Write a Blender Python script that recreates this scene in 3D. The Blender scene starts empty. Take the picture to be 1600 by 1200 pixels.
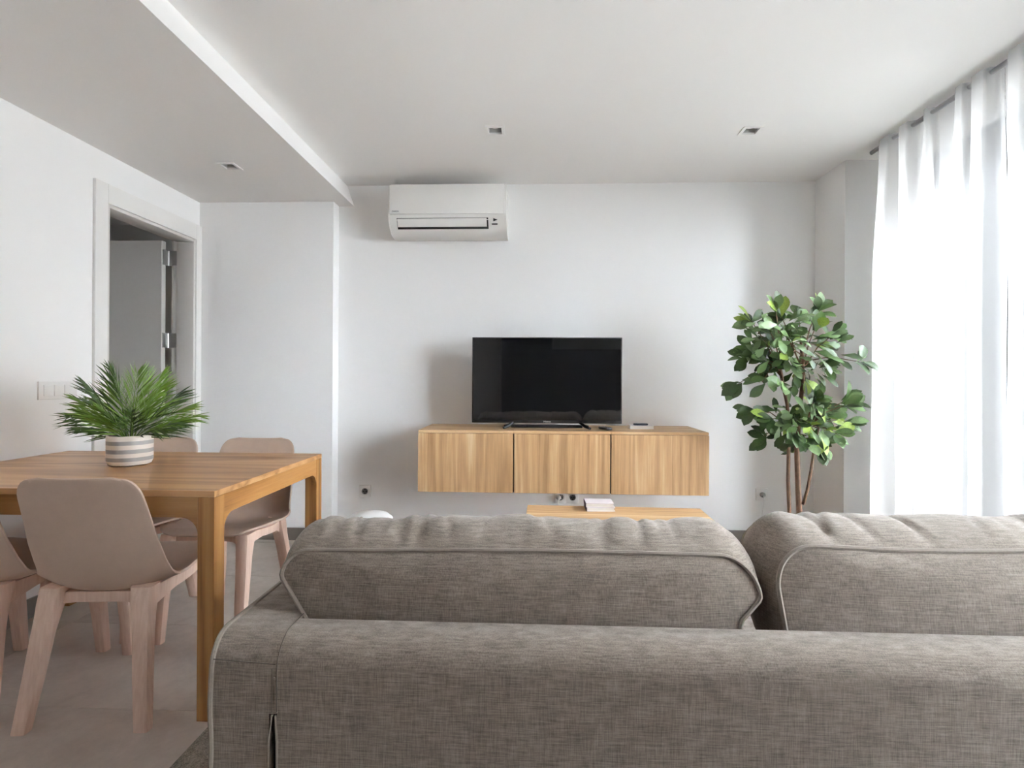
import bpy, bmesh, math, random
from mathutils import Vector, Matrix

random.seed(7)
SC = bpy.context.scene
COL = SC.collection
PI = math.pi

# ------------------------------------------------------------------ camera, world, exposure
cam_data = bpy.data.cameras.new('camera')
cam_data.lens = 830.0 / 1600.0 * 36.0
cam_data.sensor_width = 36.0
cam_data.shift_y = -0.005
cam_data.clip_start = 0.02
cam = bpy.data.objects.new('camera', cam_data)
COL.objects.link(cam)
yaw, roll = math.radians(2.41), 0.0055
F = Vector((-math.sin(yaw), math.cos(yaw), 0))
R0 = Vector((math.cos(yaw), math.sin(yaw), 0))
U0 = Vector((0, 0, 1))
R1 = R0 * math.cos(roll) + U0 * math.sin(roll)
U1 = U0 * math.cos(roll) - R0 * math.sin(roll)
m = Matrix.Identity(4)
for i in range(3):
    m[i][0], m[i][1], m[i][2] = R1[i], U1[i], -F[i]
m[0][3], m[1][3], m[2][3] = 0, 0, 1.12
cam.matrix_world = m
SC.camera = cam

world = bpy.data.worlds.new('overcast_sky')
SC.world = world
world.use_nodes = True
bg = world.node_tree.nodes['Background']
bg.inputs['Color'].default_value = (0.855, 0.905, 1.0, 1)
bg.inputs['Strength'].default_value = 48.0

SC.view_settings.view_transform = 'Standard'
SC.view_settings.look = 'None'
SC.view_settings.gamma = 1
SC.view_settings.use_curve_mapping = False
SC.view_settings.exposure = 0.70
SC.cycles.max_bounces = 14
SC.cycles.diffuse_bounces = 10
SC.cycles.transmission_bounces = 8
SC.cycles.transparent_max_bounces = 16
SC.cycles.caustics_reflective = False
SC.cycles.caustics_refractive = False
SC.cycles.sample_clamp_indirect = 8
SC.cycles.use_denoising = True

# ------------------------------------------------------------------ materials
def lin(c):
    c /= 255.0
    return c / 12.92 if c <= 0.04045 else ((c + 0.055) / 1.055) ** 2.4

def rgb(r, g, b, k=1.0):
    return (lin(r) * k, lin(g) * k, lin(b) * k, 1)

class NT:
    def __init__(self, name):
        self.m = bpy.data.materials.new(name)
        self.m.use_nodes = True
        self.t = self.m.node_tree
        self.p = self.t.nodes['Principled BSDF']
        self.out = self.t.nodes['Material Output']
    def n(self, typ, **kw):
        nd = self.t.nodes.new(typ)
        for k, v in kw.items():
            setattr(nd, k, v)
        return nd
    def l(self, a, b):
        self.t.links.new(a, b)
    def coords(self, scale=(1, 1, 1), rot=(0, 0, 0), shift=False):
        tc = self.n('ShaderNodeTexCoord')
        mp = self.n('ShaderNodeMapping')
        mp.inputs['Scale'].default_value = scale
        mp.inputs['Rotation'].default_value = rot
        self.l(tc.outputs['Object'], mp.inputs['Vector'])
        if shift:
            oi = self.n('ShaderNodeObjectInfo')
            cb = self.n('ShaderNodeCombineXYZ')
            for k in range(3):
                self.l(self.math('MULTIPLY', oi.outputs['Random'], 5.0 + 3.0 * k), cb.inputs[k])
            self.l(cb.outputs[0], mp.inputs['Location'])
        return mp.outputs['Vector']
    def noise(self, vec, scale=1, detail=4, rough=0.5, dist=0):
        nd = self.n('ShaderNodeTexNoise')
        nd.inputs['Scale'].default_value = scale
        nd.inputs['Detail'].default_value = detail
        nd.inputs['Roughness'].default_value = rough
        nd.inputs['Distortion'].default_value = dist
        self.l(vec, nd.inputs['Vector'])
        return nd.outputs['Fac']
    def ramp(self, fac, stops, interp='LINEAR'):
        nd = self.n('ShaderNodeValToRGB')
        cr = nd.color_ramp
        cr.interpolation = interp
        while len(cr.elements) < len(stops):
            cr.elements.new(0.5)
        for e, (p, c) in zip(cr.elements, stops):
            e.position = p
            e.color = c
        self.l(fac, nd.inputs['Fac'])
        return nd.outputs['Color']
    def mix(self, a, b, fac, blend='MIX'):
        nd = self.n('ShaderNodeMix', data_type='RGBA', blend_type=blend)
        for sock, v in ((nd.inputs[0], fac), (nd.inputs[6], a), (nd.inputs[7], b)):
            if hasattr(v, 'is_linked'):
                self.l(v, sock)
            else:
                sock.default_value = v
        return nd.outputs[2]
    def math(self, op, a, b=0.0):
        nd = self.n('ShaderNodeMath', operation=op)
        for sock, v in ((nd.inputs[0], a), (nd.inputs[1], b)):
            if hasattr(v, 'is_linked'):
                self.l(v, sock)
            else:
                sock.default_value = v
        return nd.outputs[0]
    def bump(self, h, strength=0.1, dist=0.01):
        nd = self.n('ShaderNodeBump')
        nd.inputs['Strength'].default_value = strength
        nd.inputs['Distance'].default_value = dist
        self.l(h, nd.inputs['Height'])
        self.l(nd.outputs['Normal'], self.p.inputs['Normal'])
    def done(self, color=None, rough=0.5, metal=0.0, spec=None, coat=0.0):
        if color is not None:
            if hasattr(color, 'is_linked'):
                self.l(color, self.p.inputs['Base Color'])
            else:
                self.p.inputs['Base Color'].default_value = color
        self.p.inputs['Roughness'].default_value = rough
        self.p.inputs['Metallic'].default_value = metal
        if spec is not None:
            self.p.inputs['Specular IOR Level'].default_value = spec
        if coat:
            self.p.inputs['Coat Weight'].default_value = coat
            self.p.inputs['Coat Roughness'].default_value = 0.05
        return self.m

def plain(name, col, rough=0.5, metal=0.0, spec=None, var=0.03, scale=6.0, coat=0.0):
    t = NT(name)
    f = t.noise(t.coords(), scale, 3)
    a = tuple(c * (1 - var) for c in col[:3]) + (1,)
    b = tuple(min(1, c * (1 + var)) for c in col[:3]) + (1,)
    return t.done(t.ramp(f, [(0.3, a), (0.7, b)]), rough, metal, spec, coat)

def plaster(name, col):
    t = NT(name)
    v = t.coords()
    f = t.noise(v, 1.3, 3)
    a = tuple(c * 0.985 for c in col[:3]) + (1,)
    c = t.ramp(f, [(0.3, a), (0.7, col)])
    t.bump(t.noise(v, 140, 3), 0.05, 0.002)
    return t.done(c, 0.75, spec=0.2)

def wood(name, dark, mid, light, axis, staves=None, stave_axis=0, stave_amt=0.35, rough=0.45, ring=14.0, ramp=(0.25, 0.5, 0.75), wb=0.62, wf=0.38, wr=0.16, lines=62.0):
    """grain runs along the given axis (0 x, 1 y, 2 z)"""
    t = NT(name)
    s = [1.0, 1.0, 1.0]
    s[axis] = 0.07
    v = t.coords(tuple(s), shift=True)
    big = t.noise(v, ring * 0.45, 3, 0.5, 0.6)
    fine = t.noise(t.coords(tuple(0.03 if i == axis else 1.0 for i in range(3))), 160, 3, 0.6)
    # growth rings: a sine of stretched noise gives the cathedral lines
    ph = t.math('SINE', t.math('MULTIPLY', t.noise(v, ring * 0.22, 2, 0.4, 0.3), lines))
    ph = t.math('MULTIPLY', ph, wr)
    h = t.math('ADD', t.math('MULTIPLY', big, wb), t.math('MULTIPLY', fine, wf))
    h = t.math('ADD', h, ph)
    if staves:
        tc = t.n('ShaderNodeTexCoord')
        sp = t.n('ShaderNodeSeparateXYZ')
        t.l(tc.outputs['Object'], sp.inputs[0])
        vo = t.n('ShaderNodeTexVoronoi', voronoi_dimensions='1D')
        vo.inputs['Scale'].default_value = staves
        oi = t.n('ShaderNodeObjectInfo')
        t.l(t.math('ADD', sp.outputs[stave_axis], t.math('MULTIPLY', oi.outputs['Random'], 9.0)), vo.inputs['W'])
        sx = t.n('ShaderNodeSeparateColor')
        t.l(vo.outputs['Color'], sx.inputs[0])
        h = t.math('ADD', h, t.math('MULTIPLY', t.math('SUBTRACT', sx.outputs[0], 0.5), stave_amt))
    c = t.ramp(h, [(ramp[0], dark), (ramp[1], mid), (ramp[2], light)])
    t.bump(fine, 0.06, 0.002)
    return t.done(c, rough, spec=0.45)

M = {}
M['wall'] = plaster('white_wall_paint', (0.88, 0.875, 0.87, 1))
M['ceiling'] = plaster('white_ceiling_paint', (0.86, 0.85, 0.84, 1))
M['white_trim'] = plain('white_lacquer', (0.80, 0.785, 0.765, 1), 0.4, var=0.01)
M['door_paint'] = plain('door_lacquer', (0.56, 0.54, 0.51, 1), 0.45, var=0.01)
M['jamb_shade'] = plain('shaded_white_lacquer', (0.66, 0.63, 0.60, 1), 0.45, var=0.01)  # the casing's white lacquer, darkened to paint in the shade on the reveal
M['pvc'] = plain('white_window_profile', (0.85, 0.85, 0.85, 1), 0.35, var=0.01)
M['plastic_white'] = plain('white_plastic', (0.83, 0.82, 0.81, 1), 0.35, var=0.01)
M['ac_white'] = plain('warm_white_plastic', (0.80, 0.79, 0.765, 1), 0.4, var=0.01)
M['black'] = plain('black_plastic', (0.012, 0.012, 0.013, 1), 0.4)
M['dark_gap'] = plain('dark_gap', (0.01, 0.009, 0.008, 1), 0.8)
M['steel'] = plain('brushed_steel', (0.55, 0.54, 0.53, 1), 0.3, 1.0)
M['grey_reflector'] = plain('grey_reflector', (0.50, 0.50, 0.49, 1), 0.4)
M['rod_metal'] = plain('grey_rod_metal', (0.36, 0.36, 0.37, 1), 0.4, 0.7)
M['navy'] = plain('navy_plastic', rgb(38, 46, 62), 0.35)
M['paper'] = plain('paper_pages', rgb(232, 228, 220), 0.8)
M['book_white'] = plain('white_book_cover', rgb(232, 230, 232), 0.5)
M['book_mauve'] = plain('pale_mauve_book_cover', rgb(214, 205, 206), 0.5)
M['book_spine'] = plain('dark_book_spine', rgb(92, 80, 78), 0.6)
M['soil'] = plain('dark_soil', (0.03, 0.022, 0.016, 1), 0.95, var=0.4, scale=60)
M['logo_white'] = plain('white_print', (0.8, 0.8, 0.8, 1), 0.5)
M['logo_blue'] = plain('dark_blue_print', rgb(70, 66, 84), 0.5)
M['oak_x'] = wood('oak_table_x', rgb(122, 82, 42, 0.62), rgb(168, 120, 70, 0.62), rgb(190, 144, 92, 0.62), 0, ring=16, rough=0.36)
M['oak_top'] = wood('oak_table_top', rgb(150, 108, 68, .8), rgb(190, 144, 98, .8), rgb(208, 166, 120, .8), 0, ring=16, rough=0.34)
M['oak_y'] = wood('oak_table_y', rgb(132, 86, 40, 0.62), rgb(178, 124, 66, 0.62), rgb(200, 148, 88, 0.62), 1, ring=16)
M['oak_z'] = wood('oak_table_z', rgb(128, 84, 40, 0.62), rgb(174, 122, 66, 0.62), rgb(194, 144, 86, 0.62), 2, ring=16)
M['ash_z'] = wood('ash_cabinet_z', rgb(162, 124, 84, 0.78), rgb(206, 167, 122, 0.78), rgb(234, 206, 166, 0.78), 2, staves=17, stave_axis=0, stave_amt=0.28, ring=15, ramp=(0.2, 0.5, 0.8), wb=0.42, wf=0.52, wr=0.10, lines=95.0)
M['ash_x'] = wood('ash_cabinet_x', rgb(162, 124, 84, 0.78), rgb(206, 167, 122, 0.78), rgb(234, 206, 166, 0.78), 0, staves=22, stave_axis=1, stave_amt=0.32, ring=15, ramp=(0.2, 0.5, 0.8), wb=0.42, wf=0.52, wr=0.10, lines=95.0)
M['shell'] = plain('beige_shell_plastic', rgb(190, 168, 152), 0.42, var=0.025, scale=30, spec=0.35)
def chair_frame_mat():
    t = NT('pale_pink_wood_composite')
    f = t.noise(t.coords((1, 1, 0.05)), 110, 3)
    return t.done(t.ramp(f, [(0.3, rgb(212, 182, 165)), (0.7, rgb(224, 198, 183))]), 0.5, spec=0.3)
M['chair_frame'] = chair_frame_mat()

def fabric(name, dark, mid, light):
    t = NT(name)
    warp = t.noise(t.coords((420, 420, 26)), 1, 2, 0.6)
    weft = t.noise(t.coords((26, 60, 420)), 1, 2, 0.6)
    cloud = t.noise(t.coords((1, 1, 1)), 22, 4, 0.65)
    speck = t.noise(t.coords((1, 1, 1)), 300, 2, 0.6)
    h = t.math('ADD', t.math('MULTIPLY', warp, 0.3), t.math('MULTIPLY', weft, 0.36))
    h = t.math('ADD', h, t.math('MULTIPLY', cloud, 0.24))
    h = t.math('ADD', h, t.math('MULTIPLY', speck, 0.1))
    c = t.ramp(h, [(0.33, dark), (0.5, mid), (0.64, light)])
    t.bump(h, 0.25, 0.003)
    t.p.inputs['Sheen Weight'].default_value = 0.25
    t.p.inputs['Sheen Roughness'].default_value = 0.6
    return t.done(c, 0.92, spec=0.1)
M['sofa'] = fabric('taupe_melange_fabric', rgb(90, 80, 71), rgb(137, 125, 114), rgb(164, 152, 140))
M['piping'] = plain('taupe_piping', rgb(146, 136, 126), 0.9, var=0.08, scale=200)
M['seam'] = plain('dark_seam_thread', rgb(92, 84, 76), 0.9)

def tile_mat():
    t = NT('taupe_porcelain')
    v = t.coords((1, 1, 1))
    a = t.noise(v, 2.6, 6, 0.62, 0.5)
    b = t.noise(v, 26, 3, 0.6)
    h = t.math('ADD', t.math('MULTIPLY', a, 0.8), t.math('MULTIPLY', b, 0.2))
    c = t.ramp(h, [(0.3, rgb(166, 156, 147)), (0.5, rgb(190, 180, 171)), (0.7, rgb(206, 197, 188))])
    t.bump(b, 0.03, 0.002)
    return t.done(c, 0.33, spec=0.5)
M['tile'] = tile_mat()
M['grout'] = plain('pale_grout', rgb(205, 198, 188), 0.9)
M['base_tile'] = plain('grey_skirting_tile', rgb(126, 120, 113), 0.45, var=0.05)
def rug_mat():
    t = NT('grey_rug_pile')
    f = t.noise(t.coords(), 260, 3, 0.7)
    g = t.noise(t.coords(), 40, 3, 0.6)
    h = t.math('ADD', t.math('MULTIPLY', f, 0.7), t.math('MULTIPLY', g, 0.3))
    t.bump(h, 0.6, 0.004)
    return t.done(t.ramp(h, [(0.35, rgb(92, 87, 80)), (0.65, rgb(168, 161, 150))]), 0.95, spec=0.1)
M['rug'] = rug_mat()

def leaf_mat(name, a, b):
    t = NT(name)
    f = t.noise(t.coords(), 14, 3)
    t.l(t.ramp(f, [(0.3, a), (0.7, b)]), t.p.inputs['Base Color'])
    t.p.inputs['Roughness'].default_value = 0.42
    t.p.inputs['Specular IOR Level'].default_value = 0.4
    return t.m
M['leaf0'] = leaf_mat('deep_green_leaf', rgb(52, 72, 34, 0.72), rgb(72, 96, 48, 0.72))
M['leaf1'] = leaf_mat('mid_green_leaf', rgb(84, 112, 60, 0.72), rgb(106, 134, 78, 0.72))
M['leaf2'] = leaf_mat('grey_green_leaf', rgb(114, 142, 92, 0.72), rgb(140, 166, 114, 0.72))
M['leaf3'] = leaf_mat('yellow_green_leaf', rgb(136, 164, 58, 0.72), rgb(166, 190, 92, 0.72))
M['frond_light'] = leaf_mat('bright_palm_green', rgb(92, 122, 40, 0.9), rgb(122, 152, 62, 0.9))
M['frond_dark'] = leaf_mat('dark_palm_green', rgb(52, 74, 28, 0.9), rgb(76, 102, 42, 0.9))
M['bark'] = plain('brown_bark', rgb(104, 78, 60), 0.85, var=0.3, scale=40)

def pot_mat():
    t = NT('striped_pot_glaze')
    tc = t.n('ShaderNodeTexCoord')
    sp = t.n('ShaderNodeSeparateXYZ')
    t.l(tc.outputs['Object'], sp.inputs[0])
    z = t.math('DIVIDE', sp.outputs[2], 0.125)
    W, G = rgb(226, 218, 208), rgb(160, 158, 155)
    c = t.ramp(z, [(0.0, W), (0.165, G), (0.29, W), (0.425, G), (0.555, W), (0.70, G), (0.83, W)], 'CONSTANT')
    return t.done(c, 0.45)
M['pot'] = pot_mat()
M['tree_pot'] = plain('charcoal_pot', rgb(60, 58, 56), 0.6)

def sheer_mat():
    t = NT('white_sheer_voile')
    t.t.nodes.remove(t.p)
    tr = t.n('ShaderNodeBsdfTransparent')
    tr.inputs['Color'].default_value = (1, 1, 1, 1)
    tl = t.n('ShaderNodeBsdfTranslucent')
    tl.inputs['Color'].default_value = (0.97, 0.97, 0.97, 1)
    df = t.n('ShaderNodeBsdfDiffuse')
    df.inputs['Color'].default_value = (0.93, 0.93, 0.93, 1)
    m1 = t.n('ShaderNodeMixShader')
    m1.inputs[0].default_value = 0.25
    t.l(tl.outputs[0], m1.inputs[1])
    t.l(df.outputs[0], m1.inputs[2])
    m2 = t.n('ShaderNodeMixShader')
    m2.inputs[0].default_value = 0.40
    t.l(tr.outputs[0], m2.inputs[1])
    t.l(m1.outputs[0], m2.inputs[2])
    t.l(m2.outputs[0], t.out.inputs['Surface'])
    return t.m
M['sheer'] = sheer_mat()

def glass_mat():
    t = NT('window_glass')
    t.t.nodes.remove(t.p)
    tr = t.n('ShaderNodeBsdfTransparent')
    tr.inputs['Color'].default_value = (0.95, 0.97, 0.97, 1)
    gl = t.n('ShaderNodeBsdfGlossy')
    gl.inputs['Roughness'].default_value = 0.01
    fr = t.n('ShaderNodeFresnel')
    fr.inputs['IOR'].default_value = 1.45
    mx = t.n('ShaderNodeMixShader')
    t.l(fr.outputs[0], mx.inputs[0])
    t.l(tr.outputs[0], mx.inputs[1])
    t.l(gl.outputs[0], mx.inputs[2])
    t.l(mx.outputs[0], t.out.inputs['Surface'])
    return t.m
M['glass'] = glass_mat()
M['screen'] = plain('black_glossy_screen', (0.006, 0.006, 0.007, 1), 0.03, spec=1.0)
M['facade'] = plain('pale_facade_render', (0.52, 0.50, 0.47, 1), 0.85)
M['facade_window'] = plain('grey_window_reveal', (0.012, 0.012, 0.013, 1), 0.6)
M['slat'] = plain('grey_shutter_slat', (0.42, 0.42, 0.41, 1), 0.5)
M['pavement'] = plain('pale_pavement', (0.55, 0.53, 0.50, 1), 0.9)
M['kitchen_dark'] = plain('dark_kitchen_front', (0.03, 0.03, 0.032, 1), 0.5)

# ------------------------------------------------------------------ geometry helpers
def world_off(parent):
    v = Vector((0, 0, 0))
    while parent is not None:
        v += parent.location
        parent = parent.parent
    return v

class MB:
    def __init__(self):
        self.bm = bmesh.new()
    def box(self, x0, x1, y0, y1, z0, z1, bev=0.0, seg=2):
        r = bmesh.ops.create_cube(self.bm, size=1.0)
        vs = r['verts']
        for v in vs:
            v.co.x = (x0 + x1) / 2 + v.co.x * (x1 - x0)
            v.co.y = (y0 + y1) / 2 + v.co.y * (y1 - y0)
            v.co.z = (z0 + z1) / 2 + v.co.z * (z1 - z0)
        if bev:
            es = list({e for v in vs for e in v.link_edges})
            bmesh.ops.bevel(self.bm, geom=es, offset=bev, segments=seg, profile=0.5, affect='EDGES')
        return self
    def prism(self, pts, axis, a0, a1):
        """pts: 2-D outline in the two other axes (in x,y,z order), extruded from a0 to a1 along axis"""
        def mk(p, a):
            c = list(p)
            c.insert(axis, a)
            return self.bm.verts.new(c)
        A = [mk(p, a0) for p in pts]
        B = [mk(p, a1) for p in pts]
        n = len(pts)
        fs = [self.bm.faces.new(A), self.bm.faces.new(B[::-1])]
        for i in range(n):
            fs.append(self.bm.faces.new((A[i], B[i], B[(i + 1) % n], A[(i + 1) % n])))
        return self
    def loft(self, rings, cap=True, closed=False):
        R = [[self.bm.verts.new(p) for p in ring] for ring in rings]
        n = len(R[0])
        k = len(R)
        for i in range(k if closed else k - 1):
            a, b = R[i], R[(i + 1) % k]
            for j in range(n):
                self.bm.faces.new((a[j], a[(j + 1) % n], b[(j + 1) % n], b[j]))
        if cap and not closed:
            self.bm.faces.new(R[0][::-1])
            self.bm.faces.new(R[-1])
        return self
    def tube(self, path, r, n=8, closed=False):
        path = [Vector(p) for p in path]
        k = len(path)
        rs = r if isinstance(r, (list, tuple)) else [r] * k
        rings = []
        prev = None
        for i, p in enumerate(path):
            if closed:
                d = path[(i + 1) % k] - path[i - 1]
            else:
                d = path[min(i + 1, k - 1)] - path[max(i - 1, 0)]
            d.normalize()
            if prev is None:
                ref = Vector((0, 0, 1)) if abs(d.z) < 0.9 else Vector((1, 0, 0))
                u = d.cross(ref).normalized()
            else:
                u = (prev - d * prev.dot(d)).normalized()
            prev = u
            w = d.cross(u)
            rings.append([p + (u * math.cos(2 * PI * j / n) + w * math.sin(2 * PI * j / n)) * rs[i] for j in range(n)])
        return self.loft(rings, True, closed)
    def lathe(self, prof, c=(0, 0, 0), n=32, cap=True):
        rings = [[(c[0] + r * math.cos(2 * PI * j / n), c[1] + r * math.sin(2 * PI * j / n), c[2] + z) for j in range(n)] for r, z in prof]
        return self.loft(rings, cap)
    def grid(self, f, nu, nv):
        V = [[self.bm.verts.new(f(i / nu, j / nv)) for i in range(nu + 1)] for j in range(nv + 1)]
        for j in range(nv):
            for i in range(nu):
                self.bm.faces.new((V[j][i], V[j][i + 1], V[j + 1][i + 1], V[j + 1][i]))
        return self
    def build(self, name, mat, parent=None, smooth=0.6, local=False, kind=None):
        bmesh.ops.recalc_face_normals(self.bm, faces=self.bm.faces[:])
        if not local:
            off = world_off(parent)
            if off.length:
                bmesh.ops.translate(self.bm, verts=self.bm.verts[:], vec=-off)
        me = bpy.data.meshes.new(name)
        self.bm.to_mesh(me)
        self.bm.free()
        me.materials.append(M[mat] if isinstance(mat, str) else mat)
        if smooth:
            me.polygons.foreach_set('use_smooth', [True] * len(me.polygons))
            me.set_sharp_from_angle(angle=smooth)
        o = bpy.data.objects.new(name, me)
        COL.objects.link(o)
        o.parent = parent
        if kind:
            o['kind'] = kind
        return o

def thing(name, label, cat, loc=(0, 0, 0), rz=0, group=None):
    o = bpy.data.objects.new(name, None)
    COL.objects.link(o)
    o.location = loc
    o.rotation_euler = (0, 0, rz)
    o.empty_display_size = 0.1
    o['label'] = label
    o['category'] = cat
    if group:
        o['group'] = group
    return o

def tag(o, label, cat, group=None):
    o['label'] = label
    o['category'] = cat
    if group:
        o['group'] = group
    return o

def struct(o, label=None):
    o['kind'] = 'structure'
    if label:
        o['label'] = label
    return o

def rebase(o, loc):
    """move a single-mesh thing's origin to its base"""
    loc = Vector(loc)
    o.data.transform(Matrix.Translation(-loc))
    o.location = loc
    return o

def copy_tree(o, parent=None):
    c = o.copy()
    COL.objects.link(c)
    c.parent = parent
    for ch in [x for x in SC.objects if x.parent == o]:
        copy_tree(ch, c)
    return c

def lerp(a, b, t):
    return a + (b - a) * t

def interp(tbl, x):
    if x <= tbl[0][0]:
        return tbl[0][1]
    for (a, va), (b, vb) in zip(tbl, tbl[1:]):
        if x <= b:
            return lerp(va, vb, (x - a) / (b - a))
    return tbl[-1][1]

def plate(x0, x1, y0, y1, z0, z1, holes, mb):
    xs = sorted({x0, x1, *[h[0] for h in holes], *[h[1] for h in holes]})
    ys = sorted({y0, y1, *[h[2] for h in holes], *[h[3] for h in holes]})
    for xa, xb in zip(xs, xs[1:]):
        for ya, yb in zip(ys, ys[1:]):
            cx, cy = (xa + xb) / 2, (ya + yb) / 2
            if any(h[0] < cx < h[1] and h[2] < cy < h[3] for h in holes):
                continue
            mb.box(xa, xb, ya, yb, z0, z1)

# ------------------------------------------------------------------ the room shell
XL, YB, ZC, ZS = -2.335, 3.71, 2.48, 2.335     # left wall, back wall, ceiling, dropped soffit
YR = -2.6                                       # rear wall behind the viewpoint
XR, XW = 1.91, 2.20                             # right wall, window plane in its recess

fl = struct(MB().box(-3.8, 2.45, YR - 0.15, 4.5, -0.12, -0.0014).build('floor', 'grout'), 'taupe porcelain tiled floor with thin pale joints')
xs = [-2.335, -2.10, -0.90, 0.30, 1.50, 2.20]
ys = [-2.6] + [1.735 + 0.6 * k for k in range(-7, 4)] + [3.71]
tile_meshes = {}
for xa, xb in zip(xs, xs[1:]):
    for ya, yb in zip(ys, ys[1:]):
        w, d = round(xb - xa, 3), round(yb - ya, 3)
        o = None
        if (w, d) in tile_meshes:
            o = bpy.data.objects.new('floor_tile', tile_meshes[(w, d)])
            COL.objects.link(o)
        else:
            o = MB().box(-w / 2 + 0.0012, w / 2 - 0.0012, -d / 2 + 0.0012, d / 2 - 0.0012, -0.0013, 0.0, 0.0004, 1).build('floor_tile', 'tile')
            tile_meshes[(w, d)] = o.data
        o.location = ((xa + xb) / 2, (ya + yb) / 2, 0)
        o.parent = fl

L1, L2, L3 = (-0.222, 2.900), (1.170, 2.945), (-1.758, 2.984)
HH = 0.043
mb = MB()
plate(-1.331, 2.35, YR - 0.15, 3.86, ZC, ZC + 0.14, [(c[0] - HH, c[0] + HH, c[1] - HH, c[1] + HH) for c in (L1, L2)], mb)
struct(mb.build('ceiling', 'ceiling', smooth=0), 'smooth white painted ceiling')
mb = MB()
plate(-2.60, -1.34, YR - 0.15, 3.86, ZS, ZS + 0.12, [(L3[0] - HH, L3[0] + HH, L3[1] - HH, L3[1] + HH)], mb)
mb.prism([(-1.34, ZS), (-1.281, ZS), (-1.331, ZC), (-1.331, ZC + 0.14), (-1.34, ZC + 0.14)], 1, YR - 0.15, 3.86)
struct(mb.build('trim_1', 'ceiling', smooth=0), 'dropped white ceiling soffit over the dining side')

struct(MB().box(-1.389, 2.45, YB, YB + 0.15, -0.1, ZC + 0.1).build('wall_back', 'wall', smooth=0), 'white wall behind the television')
struct(MB().box(-2.60, -1.389, 3.605, YB + 0.15, -0.1, ZS + 0.1).build('wall_alcove', 'wall', smooth=0), 'white wall stub beside the doorway')
OY0, OY1, OZ = 2.80, 3.54, 2.055                # doorway in the left wall
mb = MB().box(-2.475, XL, YR, OY0, -0.1, ZS + 0.1).box(-2.475, XL, OY1, 3.605, -0.1, ZS + 0.1).box(-2.475, XL, OY0, OY1, OZ, ZS + 0.1)
struct(mb.build('wall_left', 'wall', smooth=0), 'white wall on the dining side with a doorway')
struct(MB().box(-2.6, 2.45, YR - 0.15, YR, -0.1, 2.62).build('wall_rear', 'wall', smooth=0))
mb = MB().box(XR, 2.35, 3.36, YB, -0.1, ZC + 0.1)
mb.box(XW, 2.35, 3.24, 3.36, -0.1, ZC + 0.1).box(XW, 2.35, 0.24, 3.24, 2.462, ZC + 0.1)
mb.box(XR, 2.35, YR, 0.24, -0.1, ZC + 0.1).box(XW, 2.35, 0.24, 3.24, -0.1, 0.02)
struct(mb.build('wall_right', 'wall', smooth=0), 'white wall with the recessed window bay')

# hallway beyond the door
mb = MB().box(-3.80, -3.70, 2.1, 4.5, -0.1, 2.5).box(-3.8, -2.475, 2.0, 2.1, -0.1, 2.5).box(-3.8, -2.475, 4.4, 4.5, -0.1, 2.5)
mb.box(-2.60, -2.475, 3.86, 4.4, -0.1, 2.5)
struct(mb.build('wall_hallway', 'wall', smooth=0))
struct(MB().box(-3.8, -2.475, 2.0, 4.5, 2.42, 2.52).build('ceiling_hallway', 'ceiling', smooth=0))

# skirting tiles
struct(MB().box(-1.377, XR, YB - 0.012, YB, 0, 0.09, 0.002, 1).build('baseboard_back', 'base_tile'))
struct(MB().box(XL + 0.012, -1.389, 3.593, 3.605, 0, 0.085, 0.002, 1).build('baseboard_alcove', 'base_tile'))
struct(MB().box(-1.389, -1.377, 3.593, YB - 0.012, 0, 0.085).build('baseboard_alcove_return', 'base_tile'))
struct(MB().box(XL, XL + 0.012, YR, 2.71, 0, 0.09, 0.002, 1).build('baseboard_left', 'base_tile'))
struct(MB().box(XR - 0.012, XR, 3.36, YB - 0.012, 0, 0.09, 0.002, 1).build('baseboard_right', 'base_tile'))

# dark kitchen units on the unseen rear wall, only seen mirrored in the television
mb = MB().box(-0.55, 1.75, YR, YR + 0.55, 0.0, 1.62, 0.004, 1)
struct(mb.build('kitchen_fronts', 'kitchen_dark'), 'dark kitchen fronts mirrored in the television')
mb = MB().box(-0.55, 0.30, YR, YR + 0.55, 1.621, 2.40, 0.004, 1)
struct(mb.build('tall_kitchen_unit', 'kitchen_dark'), 'tall dark kitchen unit mirrored in the television')

# ------------------------------------------------------------------ doorway and door leaf
d1 = struct(bpy.data.objects.new('door_1', None), 'open white interior door with steel hinges in white casing')
COL.objects.link(d1)
d1.location = (XL, OY1, 0)
def casing(y0, y1, z0, z1):
    return MB().box(XL, XL + 0.018, y0, y1, z0, z1, 0.003, 2)
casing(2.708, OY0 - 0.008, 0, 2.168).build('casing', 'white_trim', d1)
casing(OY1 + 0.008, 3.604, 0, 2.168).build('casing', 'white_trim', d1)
casing(OY0 - 0.008, OY1 + 0.008, OZ + 0.008, 2.168).build('casing', 'white_trim', d1)
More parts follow.
